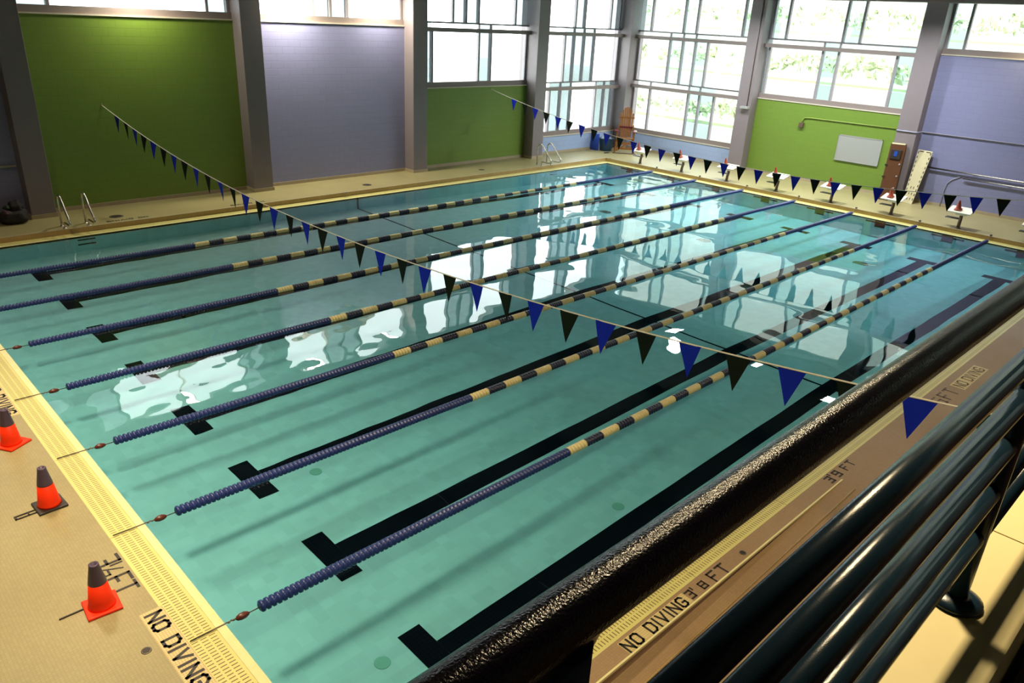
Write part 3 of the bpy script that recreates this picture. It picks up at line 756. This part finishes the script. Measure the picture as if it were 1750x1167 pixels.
# ------------------------------------------------------------------ lifeguard chair in the corner, facing the pool
t = thing('lifeguard_chair', 'tall wooden lifeguard chair with fan back and maroon arms in the window corner', 'chair', (25.12, 15.12, ZD), math.radians(-51))
for s in (-1, 1):                                             # local +y = backwards, x = sideways
    MB().hull8([(s * .42 - .03, -.34, 0), (s * .42 + .03, -.34, 0), (s * .42 - .03, -.24, 0), (s * .42 + .03, -.24, 0), (s * .30 - .03, -.26, .62), (s * .30 + .03, -.26, .62), (s * .30 - .03, -.16, .62), (s * .30 + .03, -.16, .62)]).build('leg', M['wood'], t)
    MB().hull8([(s * .42 - .03, .24, 0), (s * .42 + .03, .24, 0), (s * .42 - .03, .34, 0), (s * .42 + .03, .34, 0), (s * .30 - .03, .14, 1.15), (s * .30 + .03, .14, 1.15), (s * .30 - .03, .24, 1.15), (s * .30 + .03, .24, 1.15)]).build('leg', M['wood'], t)
    MB().box((s * .40 - .08, -.42, .90), (s * .40 + .08, .24, .935)).bevel(.01, 2).build('arm', M['maroon'], t, 'maroon arm rest')
    MB().box((s * .36 - .025, -.36, .60), (s * .36 + .025, -.28, .90)).build('arm_post', M['wood'], t)
for zz in (.16, .38): MB().box((-.42, -.315, zz), (.42, -.285, zz + .08)).build('cross_rail', M['wood'], t)
MB().hull8([(-.42, -.325, .08), (-.34, -.325, .08), (-.42, -.30, .08), (-.34, -.30, .08), (.24, -.325, .55), (.32, -.325, .55), (.24, -.30, .55), (.32, -.30, .55)]).build('brace', M['wood'], t)
for i in range(5): MB().box((-.33, -.32 + i * .105, .60), (.33, -.23 + i * .105, .625)).build('seat_slat', M['wood'], t)
for i in range(7):                                             # fan of back slats with a rounded head
    s = i - 3; xb, xt = s * .068, s * .088; top = 1.86 - .028 * s * s
    lo, hi = .64, top
    def yb(z): return .20 + (z - .62) * .22
    MB().hull8([(xb - .03, yb(lo), lo), (xb + .03, yb(lo), lo), (xb - .03, yb(lo) + .022, lo), (xb + .03, yb(lo) + .022, lo), (xt - .038, yb(hi), hi), (xt + .038, yb(hi), hi), (xt - .038, yb(hi) + .022, hi), (xt + .038, yb(hi) + .022, hi)]).bevel(.008, 1).build('back_slat', M['wood'], t)
MB().box((-.34, .26, 1.00), (.34, .29, 1.07)).build('back_rail', M['maroon'], t, 'maroon rail across the back')
MB().box((-.33, .36, 1.40), (.33, .385, 1.46)).build('back_rail', M['wood'], t)
MB().box((-.50, -.46, 0.001), (.50, -.40, .03)).build('foot_board', M['block_leg'], t)

t = thing('storage_bin', 'round blue bin with grey cloth inside, beside the lifeguard chair', 'bin', (24.75, 15.86, ZD))
MB().lathe([(.24, .0), (.26, .02), (.31, .48), (.325, .50), (.325, .54), (.305, .54), (.29, .50), (.24, .06)], 26).build('tub', M['bin'], t)
MB().lathe([(.29, .40), (.26, .50), (.17, .58), (.06, .60), (.01, .60)], 18).build('cloth', M['grey_cloth'], t, 'grey cloth heaped inside')
tag(MB().box((24.33, 15.98, ZD), (24.43, 16.40, ZD + .72)).bevel(.03, 2).build('foam_mat', M['bin_blue']), 'upright blue foam mat behind the blue bin', 'mat')
tag(MB().box((24.10, 15.30, ZD), (24.36, 15.42, ZD + .03)).bevel(.01, 1).build('sandal', M['black_rubber']), 'dark sandal on the deck before the blue bin', 'sandal')

# ------------------------------------------------------------------ heap of gear by the first column
t = thing('gear_bag', 'dark mesh bag of gear slumped on the left deck beside the first column', 'bag', (1.98, 15.80, ZD))
def blob(r, c, seed, mat, name, sq=(1, 1, .7)):
    rnd = random.Random(seed); bm = bmesh.new(); bmesh.ops.create_icosphere(bm, subdivisions=3, radius=r)
    ph = [(rnd.uniform(3, 7), rnd.uniform(0, 6)) for _ in range(3)]
    for v in bm.verts:
        n = v.co.normalized(); k = 1 + .12 * math.sin(ph[0][0] * n.x + ph[0][1]) + .10 * math.sin(ph[1][0] * n.y * 1.3 + ph[1][1]) + .08 * math.sin(ph[2][0] * 1.7 * n.z + ph[2][1])
        v.co = Vector((v.co.x * k * sq[0] + c[0], v.co.y * k * sq[1] + c[1], max(.002, v.co.z * k * sq[2] + c[2])))
    for f in bm.faces: f.smooth = True
    b = MB(); b.bm.free(); b.bm = bm; return b.build(name, mat, t)
blob(.26, (0, 0, .14), 1, M['bag'], 'sack', (1.1, .9, .8))
blob(.17, (.10, .10, .36), 2, M['bag'], 'sack_top', (1, .9, .9))
blob(.10, (-.14, -.08, .27), 3, M['bag_red'], 'red_gear')
blob(.08, (-.10, .06, .38), 4, M['bag_green'], 'green_gear')

# ------------------------------------------------------------------ balcony: floor, ledge, railing
struct(MB().box((-9, -9.2, 3.78), (26.3, -5.55, 3.93)).build('floor', M['dark_floor']))
b = MB(); x = .163
for a, c in ((-9, -3.9), (-3.894, x - .003), (x + .003, 4.2), (4.206, 26.3)): b.box((a, -5.527, 3.6), (c, -5.32, 4.126))
struct(b.build('balcony_ledge', M['ledge']))
yR = -5.388
t = thing('balcony_railing', 'dark navy pipe railing with a thick top rail along the cream balcony ledge', 'railing', (0, yR, 4.126))
MB().tube([(-8.9, 0, 5.0014 - 4.126)] + [(x, 0, 5.0014 - 4.126) for x in np.linspace(-6, 24, 31)] + [(26.2, 0, 5.0014 - 4.126)], .0218, 28).build('top_rail', M['rail_top'], t)
px = [-1.732 + 1.504 * i for i in range(-4, 19)]
for i, x in enumerate(px):
    p = MB().tube([(x, 0, .012), (x, 0, .858)], .024, 20).build('post', M['navy'], t)
    MB().lathe([(.062, .001), (.062, .010), (.05, .018), (.032, .024)], 24, (x, 0, 0)).build('base_flange', M['navy'], p)
    MB().lathe([(.0245, .79), (.026, .815), (.031, .84), (.040, .858), (.046, .868)], 24).xf(Matrix.Translation((x, 0, 0)) @ Matrix.Diagonal((1.25, .42, 1, 1)) ).build('weld', M['navy'], p)
    
for a, c in zip(px, px[1:]):
    if c > 12: break
    for zz in (4.805, 4.686, 4.565, 4.445, 4.322):
        MB().tube([(a + .022, 0, zz - 4.126), (c - .022, 0, zz - 4.126)], .0212, 20).build('rail', M['navy'], t)

# ------------------------------------------------------------------ lamps
def lamp(label, loc, sx, sy, mat, name='ceiling_light', tilt=0):
    t = thing(name, label, 'lamp', loc)
    t.rotation_euler = (tilt, 0, 0)
    b = MB()
    for a, c in (((-sx - .03, -sy - .03, .0), (-sx, sy + .03, .16)), ((sx, -sy - .03, .0), (sx + .03, sy + .03, .16)), ((-sx, -sy - .03, .0), (sx, -sy, .16)), ((-sx, sy, .0), (sx, sy + .03, .16)), ((-sx - .03, -sy - .03, .15), (sx + .03, sy + .03, .19))): b.box(a, c)
    b.build('housing', M['lampbody'], t)
    b = MB(); b.quad((-sx, -sy, .03), (-sx, sy, .03), (sx, sy, .03), (sx, -sy, .03)); b.build('lens', mat, t)
    MB().tube([(0, 0, .18), (0, 0, ZC - loc[2])], .012, 8).build('stem', M['lampbody'], t)
    return t
def area(name, par, size, power, col, spread=180, caustic=False):
    l = bpy.data.lights.new(name, 'AREA'); l.shape = 'SQUARE'; l.size = size; l.energy = power; l.color = col
    l.spread = math.radians(spread)
    o = bpy.data.objects.new(name, l); C.objects.link(o); o.parent = par; o.location = (0, 0, .012)
    if caustic: l.cycles.is_caustics_light = True
    return o
for i, (x, pw) in enumerate(((5.7, 120), (10.0, 290), (13.2, 160))):
    t = lamp('square lamp hanging close to the left wall, %s from the near end' % ORD[i + 1], (x, 15.98, 5.95), .19, .19, M['lampbody'])
    area('lamp_light', t, .36, pw, (1.0, .93, .72))
t = lamp('square lamp hanging close to the lavender far wall', (25.85, .6, 5.95), .19, .19, M['lampbody'])
area('lamp_light', t, .36, 65, (1.0, .90, .66))
for i, y in enumerate((10.0, 6.4, 3.3)):
    t = lamp('square lamp over the far end of the pool, %s from the left wall' % ORD[i + 1], (23.1, y, 6.5), .28, .28, M['lampbody'])
    area('lamp_light', t, .52, 290, (.93, .98, .98), 152, True)
for i, (x, y) in enumerate(((1.1, -4.1), (7.0, -4.1), (13.0, -4.1))):
    t = lamp('square warm lamp above the balcony edge, %s from the near end' % ORD[i + 1], (x, y, 7.1), .30, .30, M['lampbody'])
    area('lamp_light', t, .32, (185, 100, 85)[i], (1.0, .80, .48), 150, True)
for i, (x, y) in enumerate(((-.2, 1.5), (-.2, 6.0), (-.2, 10.5))):
    t = lamp('square warm lamp above the near deck, %s from the balcony' % ORD[i + 1], (x, y, 7.0), .40, .40, M['lampbody'])
    area('lamp_light', t, .76, (235, 190, 70)[i], (1.0, .79, .52), 112, True)

# ------------------------------------------------------------------ sky
w = bpy.data.worlds.new('sky'); sc.world = w; w.use_nodes = True
nt = w.node_tree; nt.nodes.clear()
o = nt.nodes.new('ShaderNodeOutputWorld'); bg = nt.nodes.new('ShaderNodeBackground')
bg.inputs[0].default_value = (0.88, 0.96, 1.0, 1); bg.inputs[1].default_value = 7.5
nt.links.new(bg.outputs[0], o.inputs[0])

# ------------------------------------------------------------------ camera
cam = bpy.data.cameras.new('camera'); co = bpy.data.objects.new('camera', cam); C.objects.link(co); sc.camera = co
cam.sensor_fit = 'HORIZONTAL'; cam.sensor_width = 36.0; cam.lens = 1292.77 / 1750 * 36; cam.clip_start = .02; cam.clip_end = 300
co.matrix_world = Matrix.Translation((-2.04388, -5.63801, 5.37630)) @ Matrix.Rotation(-0.7873253724, 4, 'Z') @ Matrix.Rotation(1.1649105036, 4, 'X') @ Matrix.Rotation(0.0522118447, 4, 'Z')
vs = sc.view_settings
sc.display_settings.display_device = 'sRGB'
vs.view_transform = 'Standard'; vs.look = 'None'; vs.gamma = 1.0; vs.exposure = 0.0; vs.use_curve_mapping = False
